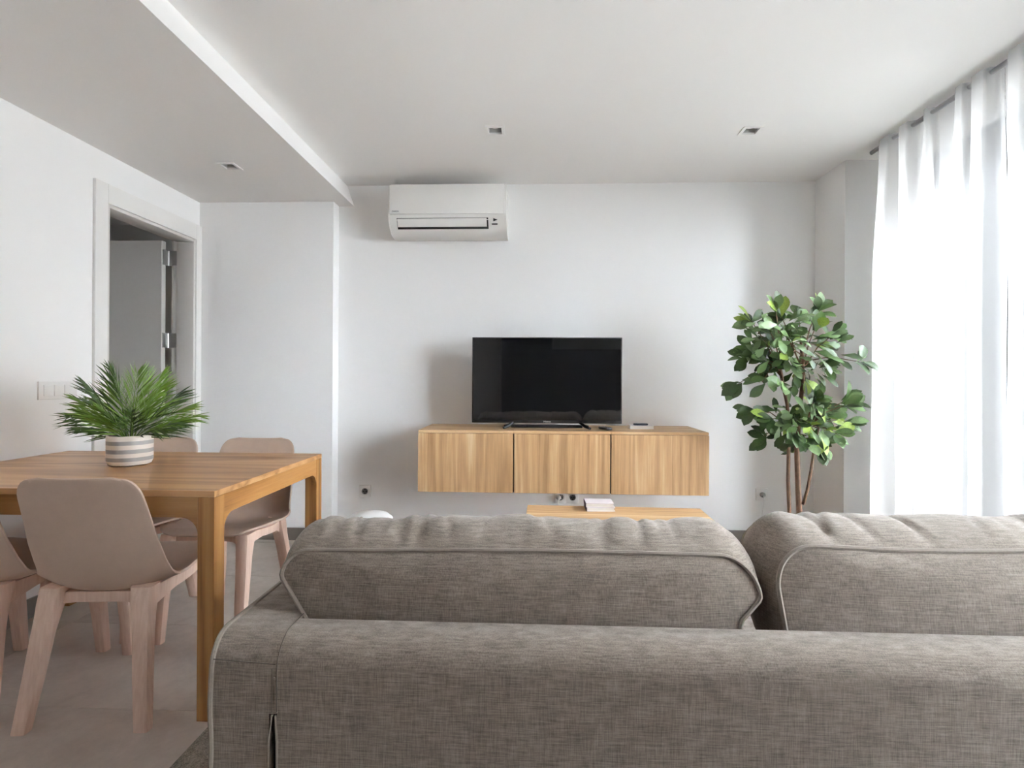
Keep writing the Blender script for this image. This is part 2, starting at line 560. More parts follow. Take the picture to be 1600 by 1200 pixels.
# jamb lining with a bead that catches the light
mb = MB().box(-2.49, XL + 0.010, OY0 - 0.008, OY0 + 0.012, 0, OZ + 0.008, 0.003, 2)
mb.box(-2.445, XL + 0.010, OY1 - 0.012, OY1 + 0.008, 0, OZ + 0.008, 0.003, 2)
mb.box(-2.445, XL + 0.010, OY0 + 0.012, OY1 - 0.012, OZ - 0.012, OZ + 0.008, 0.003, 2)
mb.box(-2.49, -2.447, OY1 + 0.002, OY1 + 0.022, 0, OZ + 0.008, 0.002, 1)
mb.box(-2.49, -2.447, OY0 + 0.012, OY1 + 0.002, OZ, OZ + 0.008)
mb.build('jamb', 'jamb_shade', d1)
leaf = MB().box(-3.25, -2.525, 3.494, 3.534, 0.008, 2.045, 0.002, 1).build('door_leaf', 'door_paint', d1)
for zh in (1.935, 1.37, 0.80, 0.22):
    mb = MB().tube([(-2.515, 3.545, zh - 0.05), (-2.515, 3.545, zh + 0.05)], 0.006, 10)
    mb.box(-2.524, -2.519, 3.500, 3.540, zh - 0.05, zh + 0.05)
    mb.box(-2.512, -2.492, 3.545, 3.555, zh - 0.05, zh + 0.05)
    mb.box(-2.492, -2.452, 3.538, 3.5415, zh - 0.05, zh + 0.05)
    mb.build('hinge', 'steel', d1)

# ------------------------------------------------------------------ window, sheer curtains and what lies outside
def window(name, y1, y0, label):
    w = struct(bpy.data.objects.new(name, None), label)
    COL.objects.link(w)
    w.location = (XW + 0.05, (y0 + y1) / 2, 0.02)
    xa, xb = XW + 0.02, XW + 0.09
    mb = MB()
    fr = 0.07
    mb.box(xa, xb, y0, y0 + fr, 0.02, 2.462, 0.004, 1).box(xa, xb, y1 - fr, y1, 0.02, 2.462, 0.004, 1)
    mb.box(xa, xb, y0 + fr, y1 - fr, 2.43, 2.462, 0.003, 1).box(xa, xb, y0 + fr, y1 - fr, 0.02, 0.06, 0.003, 1)
    mb.build('window_frame', 'pvc', w)
    ym = lerp(y0, y1, 0.5)
    for a, b in ((y0 + fr, ym), (ym, y1 - fr)):
        mb = MB()
        st = 0.085
        mb.box(xa - 0.015, xb - 0.02, a, a + st, 0.06, 2.43, 0.005, 1).box(xa - 0.015, xb - 0.02, b - st, b, 0.06, 2.43, 0.005, 1)
        mb.box(xa - 0.015, xb - 0.02, a + st, b - st, 2.39, 2.43, 0.004, 1).box(xa - 0.015, xb - 0.02, a + st, b - st, 0.06, 0.15, 0.004, 1)
        s = mb.build('sash', 'pvc', w)
        MB().box(xa + 0.012, xa + 0.018, a + st - 0.01, b - st + 0.01, 0.14, 2.40).build('pane', 'glass', s, smooth=0)
    # roller shutter let down a little outside
    for k in range(5):
        z = 2.43 - 0.036 * k
        MB().box(XW + 0.115, XW + 0.127, y0 + 0.03, y1 - 0.03, z - 0.034, z, 0.004, 1).build('shutter_slat', 'slat', w)
    return w
window('window_1', 3.24, 0.26, 'tall white framed balcony window behind the sheer curtain')

rod = tag(MB().tube([(1.962, 3.19, 2.452), (1.962, 0.25, 2.452)], 0.012, 12).build('curtain_rod', 'rod_metal'),
          'grey metal curtain rod along the ceiling in front of the window', 'curtain rod')
rebase(rod, (1.962, 3.19, 2.452))

def curtain(name, keys, label, seed):
    """keys: (Y along the rod, signed offset of the cloth from the rod at the heading)"""
    rnd = random.Random(seed)
    ks = sorted(keys)
    y0, y1 = ks[0][0], ks[-1][0]
    amp = [rnd.uniform(0.8, 1.6) for _ in ks]
    shift = [rnd.uniform(-0.03, 0.03) for _ in ks]
    def at(s, h):
        y = lerp(y0, y1, s)
        for i in range(len(ks) - 1):
            if y <= ks[i + 1][0] + 1e-9:
                break
        a, b = ks[i], ks[i + 1]
        t = (y - a[0]) / (b[0] - a[0])
        e = t * t * (3 - 2 * t)
        off = lerp(a[1] * lerp(1, amp[i], h), b[1] * lerp(1, amp[i + 1], h), e)
        dy = lerp(shift[i], shift[i + 1], e) * h
        if 0 < i < len(ks) - 2 or True:
            edge = min(1, min(y - y0, y1 - y) / 0.05)
        return y + dy * edge, off * lerp(1.0, 1.7, h)
    zt, zb = 2.474, 0.025
    n = max(60, int((y1 - y0) / 0.006))
    def f(u, v):
        h = min(1.0, v / 0.35)
        h = h * h * (3 - 2 * h)
        y, off = at(u, h)
        z = lerp(zt, zb, v)
        sag = 0.006 * math.sin(9 * v + 11 * u) * v
        return (1.962 + off + sag, y, z)
    o = MB().grid(f, n, 26).build(name, 'sheer', smooth=PI)
    tag(o, label, 'curtain')
    return rebase(o, (1.962, y1, 0))
A, B = -0.028, 0.024
keys1 = [(3.165, B), (3.135, B), (3.075, A), (3.01, A), (2.975, B), (2.945, B), (2.915, A), (2.86, A), (2.83, B), (2.75, B), (2.735, A),
         (2.722, A), (2.70, B), (2.56, B), (2.535, A), (2.495, A), (2.480, B), (2.465, B), (2.445, A), (2.38, A), (2.36, B), (2.338, B)]
curtain('sheer_curtain', keys1, 'white sheer curtain panel nearest the plant, hanging in soft folds', 3)
keys2 = [(2.336, B), (2.29, B), (2.265, A), (2.21, A), (2.17, B), (2.12, B)]
y = 2.09
rr = random.Random(5)
while y > 0.45:
    keys2 += [(y, A), (y - 0.05, A), (y - 0.09, B), (y - 0.15, B)]
    y -= 0.18 + rr.uniform(0, 0.05)
curtain('sheer_curtain', keys2, 'white sheer curtain panel at the right edge, overlapping the first panel', 8)

# outside: a pale building across the street
bd = thing('neighbouring_building', 'pale rendered building across the street, faint through the sheer curtain', 'building', (9.0, 6.0, -4.0))
MB().box(9.0, 9.4, -1.7, 16.0, -4.0, 5.2).build('facade', 'facade', bd, smooth=0)
MB().box(8.85, 9.45, -1.8, 16.0, 5.2, 5.35).build('cornice', 'facade', bd, smooth=0)
for yy in (0.6, 3.6, 6.6, 9.6, 12.6):
    for zz in (-1.9, 1.6):
        wf = MB().box(8.955, 9.0, yy - 0.06, yy + 0.96, zz - 0.06, zz + 1.66).build('window_surround', 'facade', bd, smooth=0)
        MB().box(8.945, 8.956, yy, yy + 0.9, zz, zz + 1.6).build('pane', 'facade_window', wf, smooth=0)
lt = thing('wall_lantern', 'old street lantern on a scrolled bracket seen faintly through the curtain', 'lantern', (8.99, 10.75, 0.75))
mb = MB().tube([(9.0, 10.75, 2.1), (8.75, 10.75, 2.1), (8.45, 10.75, 1.95), (8.40, 10.75, 1.65)], 0.03, 8)
mb.tube([(9.0, 10.75, 1.5), (8.8, 10.75, 1.62), (8.6, 10.75, 1.85), (8.46, 10.75, 1.93)], 0.022, 8)
mb.build('bracket', 'black', lt)
MB().lathe([(0.04, 1.65), (0.22, 1.52), (0.20, 1.49), (0.11, 0.95), (0.03, 0.88)], (8.40, 10.75, 0), 6).build('lantern_head', 'facade_window', lt, smooth=0)
struct(MB().box(2.9, 60.0, -60, 60, -4.2, -4.0).build('ground', 'pavement', smooth=0))

# ------------------------------------------------------------------ ceiling downlights
def downlight(c, zc, label):
    t = thing('downlight', label, 'ceiling light', (c[0], c[1], zc), 0, 'square recessed downlights')
    x, y = c
    o, i = 0.052, 0.036
    mb = MB()
    for x0, x1, y0, y1 in ((x - o, x + o, y - o, y - i), (x - o, x + o, y + i, y + o), (x - o, x - i, y - i, y + i), (x + i, x + o, y - i, y + i)):
        mb.box(x0, x1, y0, y1, zc - 0.005, zc + 0.004)
    mb.build('frame', 'plastic_white', t)
    mb = MB()
    h = 0.034
    a = 0.040
    mb.box(x - a, x - h, y - a, y + a, zc + 0.004, zc + 0.05).box(x + h, x + a, y - a, y + a, zc + 0.004, zc + 0.05)
    mb.box(x - h, x + h, y - a, y - h, zc + 0.004, zc + 0.05).box(x - h, x + h, y + h, y + a, zc + 0.004, zc + 0.05)
    mb.box(x - a, x + a, y - a, y + a, zc + 0.05, zc + 0.054)
    mb.build('housing', 'grey_reflector', t)
    MB().lathe([(0.024, 0.02), (0.026, 0.045)], (x, y, zc), 20).build('lamp', 'plastic_white', t)
downlight(L1, ZC, 'square recessed downlight in the ceiling above the air conditioner')
downlight(L2, ZC, 'square recessed downlight in the ceiling nearest the curtains')
downlight(L3, ZS, 'square recessed downlight in the dropped ceiling by the doorway')

# ------------------------------------------------------------------ air conditioner
ac = thing('air_conditioner', 'white split air conditioner mounted high on the wall under the ceiling', 'air conditioner', (-0.577, YB, 2.075))
x0, x1 = -0.968, -0.188
prof = [(YB, 2.395), (3.475, 2.395), (3.462, 2.385), (3.458, 2.21), (3.470, 2.165), (3.505, 2.115), (3.555, 2.082), (3.62, 2.075), (YB, 2.085)]
MB().prism(prof, 0, x0 + 0.012, x1 - 0.012).build('body', 'ac_white', ac, smooth=0.5)
for a, b in ((x0, x0 + 0.012), (x1 - 0.012, x1)):
    MB().prism([(y - 0.004 if y < YB else y, z) for y, z in prof], 0, a, b).build('end_cap', 'ac_white', ac, smooth=0.5)
MB().box(x0 + 0.013, x1 - 0.013, 3.444, 3.459, 2.196, 2.39, 0.005, 2).build('front_panel', 'ac_white', ac)
MB().prism([(3.4685, 2.176), (3.4645, 2.174), (3.5045, 2.111), (3.5085, 2.113)], 0, x0 + 0.055, x1 - 0.120).build('air_slot', 'dark_gap', ac, smooth=0)
MB().prism([(3.462, 2.171), (3.458, 2.168), (3.486, 2.121), (3.490, 2.124)], 0, x0 + 0.060, x1 - 0.130).build('louver', 'ac_white', ac, smooth=0)
mb = MB()
mb.lathe([(0.017, 0.0), (0.017, 0.004)], (0, 0, 0), 3)
em = mb.build('sensor_emblem', 'black', ac, local=True)
em.location = (-0.265 + 0.577, 3.475 - YB - 0.012, 2.158 - 2.075)
em.rotation_euler = (PI / 2 - 0.45, 0, 0)
em.scale = (1.0, 0.8, 1)
MB().box(-0.285, -0.247, 3.478, 3.486, 2.133, 2.139).build('emblem_line', 'black', ac)

def text(name, body, size, loc, mat, parent, rot=(PI / 2, 0, 0)):
    cu = bpy.data.curves.new(name, 'FONT')
    cu.body = body
    cu.size = size
    cu.align_x = 'CENTER'
    cu.align_y = 'CENTER'
    cu.extrude = 0.0005
    cu.materials.append(M[mat])
    tmp = bpy.data.objects.new(name, cu)
    COL.objects.link(tmp)
    bpy.context.view_layer.update()
    me = bpy.data.meshes.new_from_object(tmp.evaluated_get(bpy.context.evaluated_depsgraph_get()))
    bpy.data.objects.remove(tmp)
    o = bpy.data.objects.new(name, me)
    COL.objects.link(o)
    o.location = Vector(loc) - world_off(parent)
    o.rotation_euler = rot
    o.parent = parent
    return o
text('logo', 'DAIKIN', 0.013, (x0 + 0.052, 3.4435, 2.213), 'logo_blue', ac)

# ------------------------------------------------------------------ wall-hung television cabinet: three units
CX = [-0.716, -0.125, 0.467, 1.058]
labs = ['left wall-hung wooden cabinet unit, grain vertical', 'middle wall-hung wooden cabinet unit below the television', 'right wall-hung wooden cabinet unit with a white book on top']
for k in range(3):
    a, b = CX[k], CX[k + 1]
    t = thing('wall_cabinet', labs[k], 'cabinet', ((a + b) / 2, YB, 0.42), 0, 'wall cabinets in a row below the television')
    MB().box(a + 0.0005, b - 0.0005, 3.278, YB, 0.42, 0.784).build('body', 'dark_gap' if False else 'ash_z', t)
    MB().box(a + 0.0002, b - 0.0002, 3.262, YB, 0.784, 0.801, 0.0012, 1).build('top_panel', 'ash_x', t)
    MB().box(a + (0.004 if k else 0.0), b - (0.004 if k < 2 else 0.0), 3.256, 3.274, 0.42, 0.797 if False else 0.7825, 0.0012, 1).build('door', 'ash_z', t)
    MB().box(a + 0.0006, b - 0.0006, 3.2742, 3.278, 0.421, 0.783).build('shadow_gap', 'dark_gap', t)

# ------------------------------------------------------------------ television
TY = 3.42
tv = thing('television', 'black flat screen television standing on the wall cabinet', 'television', (0.081, TY, 0.801))
tx0, tx1, tz0, tz1 = -0.402, 0.560, 0.836, 1.388
MB().box(tx0, tx1, TY, TY + 0.022, tz0, tz1, 0.003, 2).build('bezel', 'black', tv)
MB().box(tx0 + 0.05, tx1 - 0.05, TY + 0.022, TY + 0.06, tz0 + 0.05, tz1 - 0.15, 0.01, 2).build('rear_housing', 'black', tv)
MB().box(tx0 + 0.008, tx1 - 0.008, TY - 0.0015, TY + 0.002, tz0 + 0.020, tz1 - 0.008).build('screen', 'screen', tv, smooth=0)
text('logo', 'Hisense', 0.015, (0.084, TY - 0.002, tz0 + 0.0105), 'logo_white', tv)
for s, xb in ((-1, -0.165), (1, 0.325)):
    mb = MB()
    for fy in (-0.07, 0.08):
        mb.tube([(xb - s * 0.03, TY + 0.01, tz0 + 0.006), (xb, TY + 0.01 + fy * 0.5, 0.818), (xb + s * 0.028, TY + 0.01 + fy, 0.809)], [0.010, 0.009, 0.008], 8)
    mb.build('foot', 'black', tv)
MB().box(-0.15, 0.31, TY + 0.0, TY + 0.018, 0.807, 0.826, 0.003, 1).build('stand_bar', 'black', tv)

rc = thing('remote_control', 'small black remote control on the cabinet right of the screen foot', 'remote control', (0.452, 3.40, 0.801), 0.35)
MB().box(-0.02, 0.02, -0.06, 0.06, 0.0, 0.017, 0.006, 2).build('body', 'black', rc, local=True)
mb = MB()
for i in range(3):
    for j in range(4):
        mb.lathe([(0.0035, 0.016), (0.003, 0.0185)], (-0.011 + 0.011 * i, -0.045 + 0.022 * j, 0), 8)
mb.build('buttons', 'navy', rc, local=True, kind='stuff')

bk = thing('white_book', 'small white hardback book lying on the right cabinet unit', 'book', (0.695, 3.50, 0.801))
MB().box(0.620, 0.772, 3.452, 3.552, 0.801, 0.804, 0.001, 1).box(0.620, 0.772, 3.452, 3.552, 0.820, 0.823, 0.001, 1).box(0.618, 0.622, 3.452, 3.552, 0.801, 0.823, 0.001, 1).build('cover', 'book_white', bk)
MB().box(0.622, 0.769, 3.455, 3.549, 0.804, 0.820).build('pages', 'paper', bk)
pn = thing('glasses_case', 'dark navy slim case lying on the small white book', 'case', (0.695, 3.49, 0.823))
MB().box(0.645, 0.738, 3.472, 3.500, 0.823, 0.836, 0.005, 2).build('body', 'navy', pn)
MB().box(0.6445, 0.7385, 3.4715, 3.5005, 0.829, 0.8297).build('lid_line', 'black', pn)

# ------------------------------------------------------------------ sockets and switches
def socket(xc, zc, label, plug=False, w=0.084):
    t = thing('wall_socket', label, 'socket', (xc, YB, zc), 0, 'white wall sockets')
    MB().box(xc - w / 2, xc + w / 2, YB - 0.010, YB, zc - 0.042, zc + 0.042, 0.003, 2).build('plate', 'plastic_white', t)
    h = MB().lathe([(0.0215, 0.0), (0.0215, 0.002), (0.019, 0.0022), (0.0185, -0.001)], (0, 0, 0), 24).build('socket_ring', 'rod_metal' if not plug else 'plastic_white', t, local=True)
    h.location = (0, -0.010, 0)
    h.rotation_euler = (PI / 2, 0, 0)
    if not plug:
        mb = MB()
        for dx, dz in ((-0.0095, 0), (0.0095, 0), (0, -0.014), (0, 0.014)):
            mb.box(xc + dx - 0.003, xc + dx + 0.003, YB - 0.0125, YB - 0.0095, zc + dz - 0.003, zc + dz + 0.003)
        mb.build('socket_holes', 'black', t)
    return t
socket(-1.190, 0.322, 'white wall socket low on the wall left of the cabinet')
socket(0.185, 0.300, 'white socket just below the middle cabinet, left of its twin')
socket(0.270, 0.300, 'white socket just below the middle cabinet, right of its twin')
socket(1.560, 0.338, 'white wall socket beside the plant with a plug in it', True)
def plug(x, z, label, to, mat='plastic_white'):
    p = thing('plug_and_cable', label, 'plug', (x, YB - 0.012, z))
    b = MB().lathe([(0.017, 0.0), (0.0175, 0.012), (0.012, 0.024), (0.006, 0.028)], (0, 0, 0), 20).build('plug', mat, p, local=True)
    b.rotation_euler = (PI / 2, 0, 0)
    MB().tube([(x, YB - 0.040, z), (x - 0.004, YB - 0.048, z - 0.03), to[0], to[1]], 0.003, 8).build('cable', 'plastic_white', p)
plug(1.560, 0.338, 'grey plug with thin white cable in the socket beside the plant', [(1.548, YB - 0.03, 0.15), (1.55, YB - 0.03, 0.004)], 'rod_metal')
plug(0.172, 0.300, 'white plug with cable hanging just below the middle cabinet', [(0.178, YB - 0.045, 0.2), (0.17, YB - 0.03, 0.004)])

sw = thing('light_switch', 'white triple light switch on the left wall by the doorway', 'switch', (XL, 2.505, 1.052))
MB().box(XL, XL + 0.009, 2.400, 2.610, 1.008, 1.096, 0.003, 2).build('plate', 'plastic_white', sw)
for k in range(3):
    yc = 2.505 + (k - 1) * 0.056
    MB().box(XL + 0.009, XL + 0.013, yc - 0.026, yc + 0.026, 1.025, 1.079, 0.002, 2).build('rocker', 'plastic_white', sw)

# ------------------------------------------------------------------ rug and coffee table
rg = tag(MB().box(-1.032, 1.75, 0.55, 2.72, 0.0, 0.010, 0.004, 2).build('rug', 'rug'), 'grey woven rug under the sofa, its edge showing by the table leg', 'rug')
rebase(rg, (0.35, 1.75, 0.0))

ct = thing('coffee_table', 'low pale wood coffee table in front of the cabinet', 'coffee table', (0.41, 2.53, 0.010), math.radians(-1.5))
MB().box(-0.45, 0.45, -0.29, 0.29, 0.405, 0.440, 0.002, 1).build('top', 'ash_x', ct, local=True)
for sx in (-1, 1):
    for sy in (-1, 1):
        MB().box(sx * 0.42 - 0.025, sx * 0.42 + 0.025, sy * 0.26 - 0.025, sy * 0.26 + 0.025, 0.0, 0.405, 0.002, 1).build('leg', 'ash_z', ct, local=True)
MB().box(-0.41, 0.41, -0.25, 0.25, 0.14, 0.155, 0.001, 1).build('shelf', 'ash_x', ct, local=True)

def book(z0, h, w, d, cover, label, rz, xo=0.0):
    t = thing('book', label, 'book', (0.340 + xo, 2.762, z0), rz, 'books stacked on the coffee table')
    MB().box(-w / 2, w / 2, -d / 2, d / 2, 0, 0.003).box(-w / 2, w / 2, -d / 2, d / 2, h - 0.003, h).build('cover', cover, t, local=True)
    MB().box(-w / 2 - 0.003, -w / 2, -d / 2, d / 2, 0, h, 0.001, 1).build('spine', 'book_spine', t, local=True)
    MB().box(-w / 2, w / 2 - 0.004, -d / 2 + 0.004, d / 2 - 0.004, 0.003, h - 0.003).build('pages', 'paper', t, local=True)
book(0.450, 0.020, 0.142, 0.105, 'book_white', 'white book at the bottom of the pair on the coffee table', 0.04)
book(0.4702, 0.021, 0.140, 0.108, 'book_mauve', 'pale book on top of the pair on the coffee table', 0.0, -0.004)

# low white pouf whose top shows over the sofa back
pf = thing('pouf', 'white rounded pouf just showing over the left of the sofa back', 'pouf', (-0.905, 2.90, 0.0))
MB().lathe([(0.10, 0.0), (0.128, 0.02), (0.134, 0.17), (0.134, 0.30), (0.125, 0.345), (0.10, 0.366), (0.05, 0.374), (0.01, 0.376)], (-0.905, 2.90, 0), 36).build('body', 'plastic_white', pf)
MB().tube([(-0.905 + 0.135 * math.cos(a * PI / 18), 2.90 + 0.135 * math.sin(a * PI / 18), 0.30) for a in range(36)], 0.003, 6, True).build('piping', 'plastic_white', pf)

# ------------------------------------------------------------------ dining table
dt = thing('dining_table', 'oak dining table with square corner legs and rounded apron corners', 'table', (-1.675, 2.115, 0.0))
ax0, ax1, ay0, ay1 = -2.315, -1.035, 1.682, 2.552
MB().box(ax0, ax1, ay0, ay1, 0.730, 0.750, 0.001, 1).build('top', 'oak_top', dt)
LW = 0.057
def arch(a0, a1, r=0.055, n=6, zb=0.662, zt=0.7295):
    """apron outline with a quarter round running down into each leg"""
    pts = [(a0, zt), (a0, zb - r)]
    for k in range(n + 1):
        t = k / n * PI / 2
        pts.append((a0 + r - r * math.cos(t), zb - r + r * math.sin(t)))
    for k in range(n + 1):
        t = (1 - k / n) * PI / 2
        pts.append((a1 - r + r * math.cos(t), zb - r + r * math.sin(t)))
    pts += [(a1, zb - r), (a1, zt)]
    out = [pts[0]]
    for p in pts[1:]:
        if (Vector(p) - Vector(out[-1])).length > 1e-5:
            out.append(p)
    return out
for yy in (ay0 + 0.002, ay1 - 0.024):
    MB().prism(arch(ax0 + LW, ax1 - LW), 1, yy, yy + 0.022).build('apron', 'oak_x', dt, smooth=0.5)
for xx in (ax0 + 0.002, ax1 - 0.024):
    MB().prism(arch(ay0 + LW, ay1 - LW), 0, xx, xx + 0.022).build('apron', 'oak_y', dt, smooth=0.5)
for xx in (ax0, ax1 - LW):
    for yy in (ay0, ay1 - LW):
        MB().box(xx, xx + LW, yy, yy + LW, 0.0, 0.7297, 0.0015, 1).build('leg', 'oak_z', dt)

# ------------------------------------------------------------------ palm in the striped pot
pp = thing('potted_palm', 'small bushy palm in a grey and white striped round pot on the dining table', 'plant', (-1.705, 2.175, 0.750))
pot = MB().lathe([(0.066, 0.0), (0.076, 0.006), (0.083, 0.022), (0.083, 0.119), (0.081, 0.125), (0.076, 0.125), (0.074, 0.119), (0.074, 0.105)], (0, 0, 0), 48, cap=True).build('pot', 'pot', pp, local=True)
MB().lathe([(0.073, 0.100), (0.073, 0.107), (0.03, 0.112)], (0, 0, 0), 24).build('soil', 'soil', pp, local=True)
def frond(az, elev, length, droop, mat, rnd, base):
    """one pinnate frond: an arching rachis with narrow leaflets on both sides"""
    mb = MB()
    d = Vector((math.cos(az), math.sin(az), 0))
    side = Vector((-math.sin(az), math.cos(az), 0))
    pts = []
    p = Vector(base)
    e = elev
    N = 14
    for i in range(N + 1):
        pts.append(p.copy())
        p = p + (d * math.cos(e) + Vector((0, 0, 1)) * math.sin(e)) * (length / N)
        e -= droop / N
    mb.tube(pts, [lerp(0.0028, 0.0008, i / N) for i in range(N + 1)], 5)
    for i in range(2, N + 1):
        for half in ((0, 0.5) if i % 2 else (0,)):
            if i + half > N:
                continue
            q = pts[i].lerp(pts[min(i + 1, N)], half)
            tdir = (pts[min(i + 1, N)] - pts[i - 1]).normalized()
            up = side.cross(tdir).normalized()
            fr = (i + half) / N
            ln = length * (0.50 * math.sin(PI * min(1, 0.30 + fr * 0.62)) + 0.10) * rnd.uniform(0.85, 1.12)
            for s in (-1, 1):
                ang = lerp(0.74, 0.24, fr) + rnd.uniform(-0.12, 0.12)
                ld = (tdir * math.cos(ang) + side * s * math.sin(ang) + up * (0.18 + rnd.uniform(-0.3, 0.34))).normalized()
                wd = (side * s * 0.5 + tdir * -0.3 + up * 0.8).normalized()
                wd = (wd - ld * wd.dot(ld)).normalized()
                w = 0.0031
                sagv = Vector((0, 0, -1)) * ln * rnd.uniform(0.02, 0.12)
                a = q
                b1 = q + ld * ln * 0.35 + wd * w + sagv * 0.1
                b2 = q + ld * ln * 0.35 - wd * w + sagv * 0.1
                c1 = q + ld * ln * 0.7 + wd * w * 0.7 + sagv * 0.45
                c2 = q + ld * ln * 0.7 - wd * w * 0.7 + sagv * 0.45
                t = q + ld * ln + sagv
                V = [mb.bm.verts.new(x) for x in (a, b1, b2, c1, c2, t)]
                mb.bm.faces.new((V[0], V[1], V[2]))
                mb.bm.faces.new((V[1], V[3], V[4], V[2]))
                mb.bm.faces.new((V[3], V[5], V[4]))
    return mb.build('frond', mat, pp, smooth=PI, local=True)
rnd = random.Random(21)
fr_list = [  # azimuth deg, elevation deg, length, droop
    (180, 38, 0.27, 0.60), (192, 52, 0.25, 0.35), (165, 56, 0.27, 0.4), (205, 66, 0.27, 0.25), (150, 70, 0.29, 0.3),
    (100, 82, 0.29, 0.2), (250, 84, 0.29, 0.15), (320, 78, 0.29, 0.2), (60, 76, 0.29, 0.25), (15, 56, 0.27, 0.3), (345, 62, 0.28, 0.25),
    (2, 40, 0.27, 0.35), (352, 26, 0.24, 0.30), (28, 34, 0.25, 0.45), (215, 50, 0.20, 0.35), (310, 52, 0.19, 0.35), (255, 60, 0.18, 0.3), (120, 52, 0.24, 0.45), (188, 24, 0.20, 0.35)]
for k, (az, el, ln, dr) in enumerate(fr_list):
    a = math.radians(az)
    frond(a, math.radians(el), ln, dr, 'frond_light' if k % 3 else 'frond_dark', rnd, (0.014 * math.cos(a), 0.014 * math.sin(a), 0.105))

# ------------------------------------------------------------------ dining chairs (moulded shell on a wood-composite frame)
def make_chair(label):
    root = thing('dining_chair', label, 'chair', (0, 0, 0), 0, 'beige moulded dining chairs around the table')
    P = [(0.222, 0.444), (0.205, 0.457), (0.17, 0.459), (0.09, 0.446), (0.0, 0.429), (-0.08, 0.412), (-0.135, 0.409), (-0.180, 0.424),
         (-0.209, 0.468), (-0.229, 0.545), (-0.249, 0.64), (-0.271, 0.73), (-0.292, 0.805)]
    # resample the side profile by arc length
    arc = [0.0]
    for a, b in zip(P, P[1:]):
        arc.append(arc[-1] + math.hypot(b[0] - a[0], b[1] - a[1]))
    L = arc[-1]
    def prof(s):
        for i in range(len(P) - 1):
            if s <= arc[i + 1] + 1e-9:
                break
        t = (s - arc[i]) / (arc[i + 1] - arc[i])
        p0 = P[max(i - 1, 0)]; p1 = P[i]; p2 = P[i + 1]; p3 = P[min(i + 2, len(P) - 1)]
        def cr(k):
            a, b, c, d = p0[k], p1[k], p2[k], p3[k]
            return 0.5 * (2 * b + (c - a) * t + (2 * a - 5 * b + 4 * c - d) * t * t + (3 * b - a - 3 * c + d) * t ** 3)
        return cr(0), cr(1)
    wt = [(0, 0.205), (0.12, 0.220), (0.45, 0.224), (0.6, 0.212), (0.8, 0.198), (1.0, 0.184)]
    kt = [(0, 0.004), (0.15, 0.014), (0.35, 0.032), (0.5, 0.058), (0.58, 0.060), (0.72, 0.036), (1.0, 0.010)]
    rows = []
    for i in range(45):
        u = i / 44
        rows.append(L * (u + 0.06 * math.sin(2 * PI * u) * -1))
    rows = sorted(max(0, min(L, r)) for r in rows)
    mb = MB()
    grid = []
    for s in rows:
        q = s / L
        y, z = prof(s)
        ya, za = prof(max(0, s - 0.004))
        yb, zb = prof(min(L, s + 0.004))
        ty, tz = yb - ya, zb - za
        n = math.hypot(ty, tz)
        ny, nz = tz / n, -ty / n                # points up over the seat, forward on the back
        w = interp(wt, q)
        r, d = (0.075, L - s) if q > 0.5 else (0.085, s)
        if d < r:
            w = w - r + math.sqrt(max(0, r * r - (r - d) ** 2))
        k = interp(kt, q)
        row = []
        for j in range(21):
            u = -1 + 2 * j / 20
            lift = k * abs(u) ** 2.2
            row.append(mb.bm.verts.new((u * w, y + ny * lift, z + nz * lift)))
        grid.append(row)
    for a, b in zip(grid, grid[1:]):
        for j in range(20):
            mb.bm.faces.new((a[j], a[j + 1], b[j + 1], b[j]))
    sh = mb.build('shell', 'shell', root, smooth=PI, local=True)
    so = sh.modifiers.new('thickness', 'SOLIDIFY')
    so.thickness = 0.010
    so.offset = 0.0
    bv = sh.modifiers.new('round', 'BEVEL')
    bv.width = 0.003
    bv.segments = 2
    bv.limit_method = 'ANGLE'
    def sect(c, sx, sy, b=0.25):
        pts = []
        x, y, z = c
        r = min(sx, sy) * b
        for cx, cy, a0 in ((1, 1, 0), (-1, 1, 90), (-1, -1, 180), (1, -1, 270)):
            for k in range(3):
                a = math.radians(a0 + 45 * k)
                pts.append((x + cx * (sx / 2 - r) + r * math.cos(a), y + cy * (sy / 2 - r) + r * math.sin(a), z))
        return pts
    for sx in (-1, 1):
        MB().loft([sect((sx * 0.186, -0.246, 0.0), 0.046, 0.036), sect((sx * 0.170, -0.222, 0.15), 0.052, 0.042), sect((sx * 0.157, -0.200, 0.29), 0.056, 0.048),
                   sect((sx * 0.151, -0.190, 0.34), 0.060, 0.054), sect((sx * 0.147, -0.180, 0.385), 0.066, 0.062), sect((sx * 0.143, -0.168, 0.432), 0.072, 0.062)]).build('leg', 'chair_frame', root, local=True)
        MB().loft([sect((sx * 0.172, 0.238, 0.0), 0.042, 0.036), sect((sx * 0.170, 0.222, 0.15), 0.047, 0.044), sect((sx * 0.168, 0.203, 0.29), 0.052, 0.054),
                   sect((sx * 0.166, 0.192, 0.36), 0.054, 0.060), sect((sx * 0.164, 0.180, 0.41), 0.058, 0.072), sect((sx * 0.160, 0.168, 0.447), 0.060, 0.084)]).build('leg', 'chair_frame', root, local=True)
        # side rail
        rg_ = []
        for k in range(9):
            t = k / 8
            y = lerp(-0.15, 0.16, t)
            x = sx * (0.148 + 0.026 * math.sin(PI * t) + 0.012 * t)
            zb_ = 0.358 + 0.036 * t + 0.022 * min(1, 1.5 * math.sin(PI * t))
            zt_ = 0.424 + 0.030 * t - 0.002 * math.sin(PI * t)
            rg_.append([(x - 0.016, y, zb_), (x + 0.018, y, zb_), (x + 0.022, y, zt_), (x - 0.016, y, zt_ - 0.006)])
        MB().loft(rg_).build('side_rail', 'chair_frame', root, local=True)
